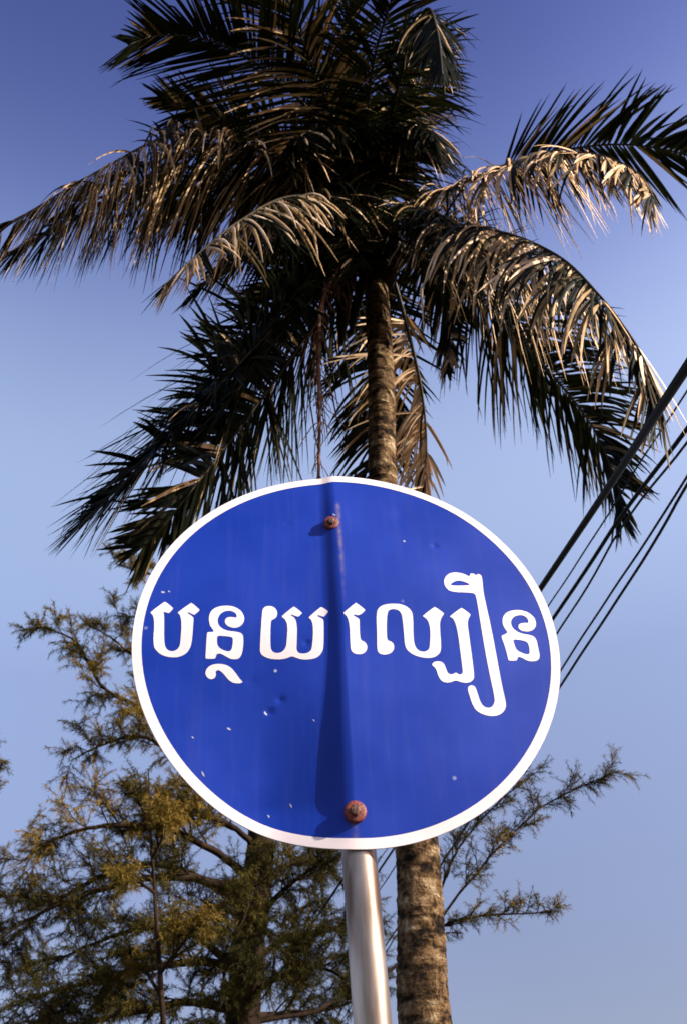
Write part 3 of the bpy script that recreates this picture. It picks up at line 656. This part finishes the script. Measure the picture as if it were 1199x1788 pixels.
big = casuarina([(425, 1788, 62), (440, 1600, 58), (455, 1460, 46), (445, 1300, 34), (400, 1130, 22), (350, 1000, 12), (320, 930, 6)], 15.5,
  'large feathery casuarina tree with thick dark trunk, left of the sign pole', [
  dict(ctrl=[(445,1550,0),(390,1545,-.4),(330,1532,-.8),(250,1535,-1.1),(150,1562,-1.4),(60,1600,-1.6),(0,1640,-1.7)], r_=.075, subs=20, slen=1.25),
  dict(ctrl=[(445,1500,0),(450,1520,-.8),(440,1560,-1.4),(420,1620,-1.7)], r_=.04, subs=14, slen=.8, tone=.4),
  dict(ctrl=[(440,1620,0),(470,1630,-.8),(480,1670,-1.3),(470,1730,-1.6)], r_=.04, subs=12, slen=.8, tone=.35),
  dict(ctrl=[(440,1650,0),(400,1680,-.8),(390,1720,-1.3),(380,1780,-1.6)], r_=.04, subs=12, slen=.8, tone=.3),
  dict(ctrl=[(442,1590,0),(370,1545,.5),(280,1510,.9),(180,1530,1.2),(90,1580,1.4),(0,1660,1.5)], r_=.07, subs=20, slen=1.25, tone=.6),
  dict(ctrl=[(445,1540,0),(380,1490,-.6),(300,1450,-1.0),(200,1440,-1.4),(110,1460,-1.6),(30,1510,-1.7)], r_=.06, subs=20, slen=1.1, tone=.75),
  dict(ctrl=[(450,1480,0),(400,1440,-.6),(330,1420,-1.0),(270,1420,-1.2)], r_=.05, subs=14, slen=.9, tone=.75),
  dict(ctrl=[(450,1470,0),(420,1420,.4),(360,1380,.7),(300,1370,.9)], r_=.05, subs=9, slen=.9),
  dict(ctrl=[(450,1400,0),(370,1340,-.5),(290,1305,-.9),(240,1285,-1.1),(180,1300,-1.2),(125,1328,-1.3)], r_=.05, start=.4, subs=14, slen=.8, tone=.65),
  dict(ctrl=[(445,1420,0),(330,1320,-.2),(250,1240,-.3),(180,1200,-.4),(130,1120,-.5),(62,1092,-.6)], r_=.055, start=.35, subs=20, slen=.85, tone=.6),
  dict(ctrl=[(440,1300,0),(330,1230,.4),(250,1160,.6),(190,1110,.8),(150,1090,.8)], r_=.045, start=.4, subs=13, slen=.8, tone=.6),
  dict(ctrl=[(400,1130,0),(310,1080,-.3),(250,1080,-.5),(205,1070,-.6)], r_=.035, start=.4, subs=7, slen=.6),
  dict(ctrl=[(365,1040,0),(300,1010,-.2),(250,1000,-.3),(205,985,-.4)], r_=.03, start=.4, subs=8, slen=.6, tone=.6),
  dict(ctrl=[(430,1690,0),(340,1680,-.6),(220,1700,-1.2),(100,1730,-1.6),(20,1750,-1.8)], r_=.065, subs=22, slen=1.3, tone=.35),
  dict(ctrl=[(430,1720,0),(350,1640,.7),(260,1620,1.2),(160,1650,1.6),(60,1700,1.8)], r_=.065, subs=20, slen=1.2, tone=.35),
  dict(ctrl=[(428,1770,0),(330,1750,-.8),(220,1770,-1.4),(100,1800,-1.8)], r_=.065, subs=20, slen=1.2, tone=.3),
  dict(ctrl=[(440,1640,0),(400,1590,-.8),(350,1600,-1.3),(300,1640,-1.5)], r_=.04, subs=12, slen=.9, tone=.55),
  dict(ctrl=[(445,1610,0),(490,1560,-.4),(540,1520,-.7),(590,1500,-.9)], r_=.05, subs=13, slen=.9, tone=.5),
  dict(ctrl=[(450,1560,0),(500,1510,.5),(560,1510,.9),(610,1560,1.0),(640,1610,1.0)], r_=.045, subs=13, slen=.9, tone=.5),
  dict(ctrl=[(440,1680,0),(500,1640,.5),(560,1630,.9),(640,1600,1.2)], r_=.05, subs=14, slen=1.0, tone=.4),
  dict(ctrl=[(432,1740,0),(500,1700,-.5),(560,1690,-.9),(620,1720,-1.1)], r_=.05, subs=16, slen=1.0, tone=.35),
  dict(ctrl=[(428,1775,0),(500,1770,.6),(580,1760,1.0),(640,1740,1.3)], r_=.05, subs=16, slen=1.0, tone=.35),
  dict(ctrl=[(428,1790,0),(560,1760,.4),(680,1695,.9),(760,1615,1.2),(810,1550,1.3),(880,1470,1.4),(960,1400,1.5),(1075,1348,1.5)], r_=.026, start=.52, subs=30, slen=.7, tone=.6, twigs=10, thick_tip=.012, dens=120, nl=.085),
  dict(ctrl=[(735,1640,1.15),(785,1612,1.1),(850,1598,1.0),(920,1595,1.0),(975,1592,1.0)], r_=.018, start=.1, subs=18, slen=.5, tone=.6, twigs=10, dens=120, nl=.085),
  dict(ctrl=[(750,1620,1.2),(790,1500,1.6),(850,1420,1.8),(930,1350,1.9)], r_=.02, start=.2, subs=16, slen=.6, tone=.6, twigs=10, dens=150, nl=.09),
  ], 1)
slim = casuarina([(286, 1788, 10), (276, 1640, 8), (268, 1520, 6), (262, 1420, 4), (260, 1350, 2)], 13.0,
  'slender young casuarina with a thin straight stem, left of the large trunk', [
  dict(ctrl=[(280,1700,0),(310,1660,-.2),(345,1620,-.3)], r_=.02, subs=8, slen=.6, tone=.75),
  dict(ctrl=[(272,1560,0),(240,1540,-.2),(205,1545,-.3)], r_=.018, subs=7, slen=.5, tone=.6),
  dict(ctrl=[(266,1500,0),(285,1460,-.2),(300,1420,-.2)], r_=.018, subs=9, slen=.55, tone=.9),
  dict(ctrl=[(263,1430,0),(240,1400,0),(225,1380,.1)], r_=.015, subs=5, slen=.4, tone=.5),
  dict(ctrl=[(282,1740,0),(250,1690,.2),(220,1670,.3)], r_=.02, subs=8, slen=.6, tone=.5),
  ], 1)
edge = casuarina([(-330, 1788, 44), (-320, 1600, 40), (-310, 1400, 30), (-300, 1200, 16), (-295, 1080, 6)], 17.0,
  'casuarina whose twig tips just enter at the left edge of the picture', [
  dict(ctrl=[(-318,1500,0),(-220,1400,0),(-110,1330,.1),(-12,1292,.2)], r_=.05, subs=12, slen=.7),
  dict(ctrl=[(-312,1450,0),(-220,1390,-.4),(-110,1350,-.6),(-5,1340,-.6)], r_=.05, subs=12, slen=.7),
  dict(ctrl=[(-318,1520,0),(-220,1440,.5),(-110,1400,.6),(-10,1392,.7)], r_=.05, subs=12, slen=.7),
  dict(ctrl=[(-310,1350,0),(-380,1280,0),(-470,1240,.1)], r_=.05, subs=10, slen=.8),
  ], 1)

# ------------------------------------------------------------------ overhead cables
def cable(name, pts_, rad_, label, wav=0):
    P = [at_r(x, y, rr) for x, y, rr, in pts_]; Q, L = even(P, 120)
    ph = random.random() * 6
    Q = [q + Vector((wav * math.sin(i * .55 + ph) + wav * .5 * math.sin(i * 1.3), 0, wav * math.cos(i * .43 + ph))) for i, q in enumerate(Q)]
    V, F = tube(Q, [rad_[0] + (rad_[1] - rad_[0]) * i / 120 for i in range(121)], 10)
    o = mesh_obj(name, V, F, M_CABLE); o['label'] = label; o['category'] = 'cable'; o['group'] = 'overhead cables'
    return o
cable('overhead_cable', [(1320,455,3.3),(1199,640,3.8),(943,1027,6.6),(634,1482,14),(430,1785,27),(330,1935,40)], (.0195, .015), 'thickest black overhead cable, crossing the drooping palm fronds at right')
cable('overhead_cable', [(1330,480,6.5),(1140,772,7.6),(957,1058,9.5),(660,1505,17),(440,1830,32)], (.007, .007), 'thin wavy cable just below the thickest one', .006)
cable('overhead_cable', [(1330,560,6.2),(1199,748,7.0),(1081,905,8.0),(964,1081,9.4),(690,1478,16),(480,1790,30)], (.016, .018), 'medium black cable, uppermost of the close pair below the palm fronds')
cable('overhead_cable', [(1330,590,6.2),(1199,772,7.0),(1081,925,8.0),(970,1108,9.4),(705,1490,16),(500,1800,30)], (.009, .010), 'thin cable hugging the underside of the medium black cable', .004)
cable('overhead_cable', [(1330,620,6.4),(1199,830,7.3),(1130,940,8.0),(980,1168,10),(800,1462,15),(560,1840,30)], (.009, .013), 'upper of the two lowest cables at the right edge', .003)
cable('overhead_cable', [(1330,640,6.4),(1199,845,7.3),(1135,957,8.0),(977,1198,10),(775,1500,15),(530,1860,30)], (.011, .014), 'lowest of the cables right of the sign', .003)
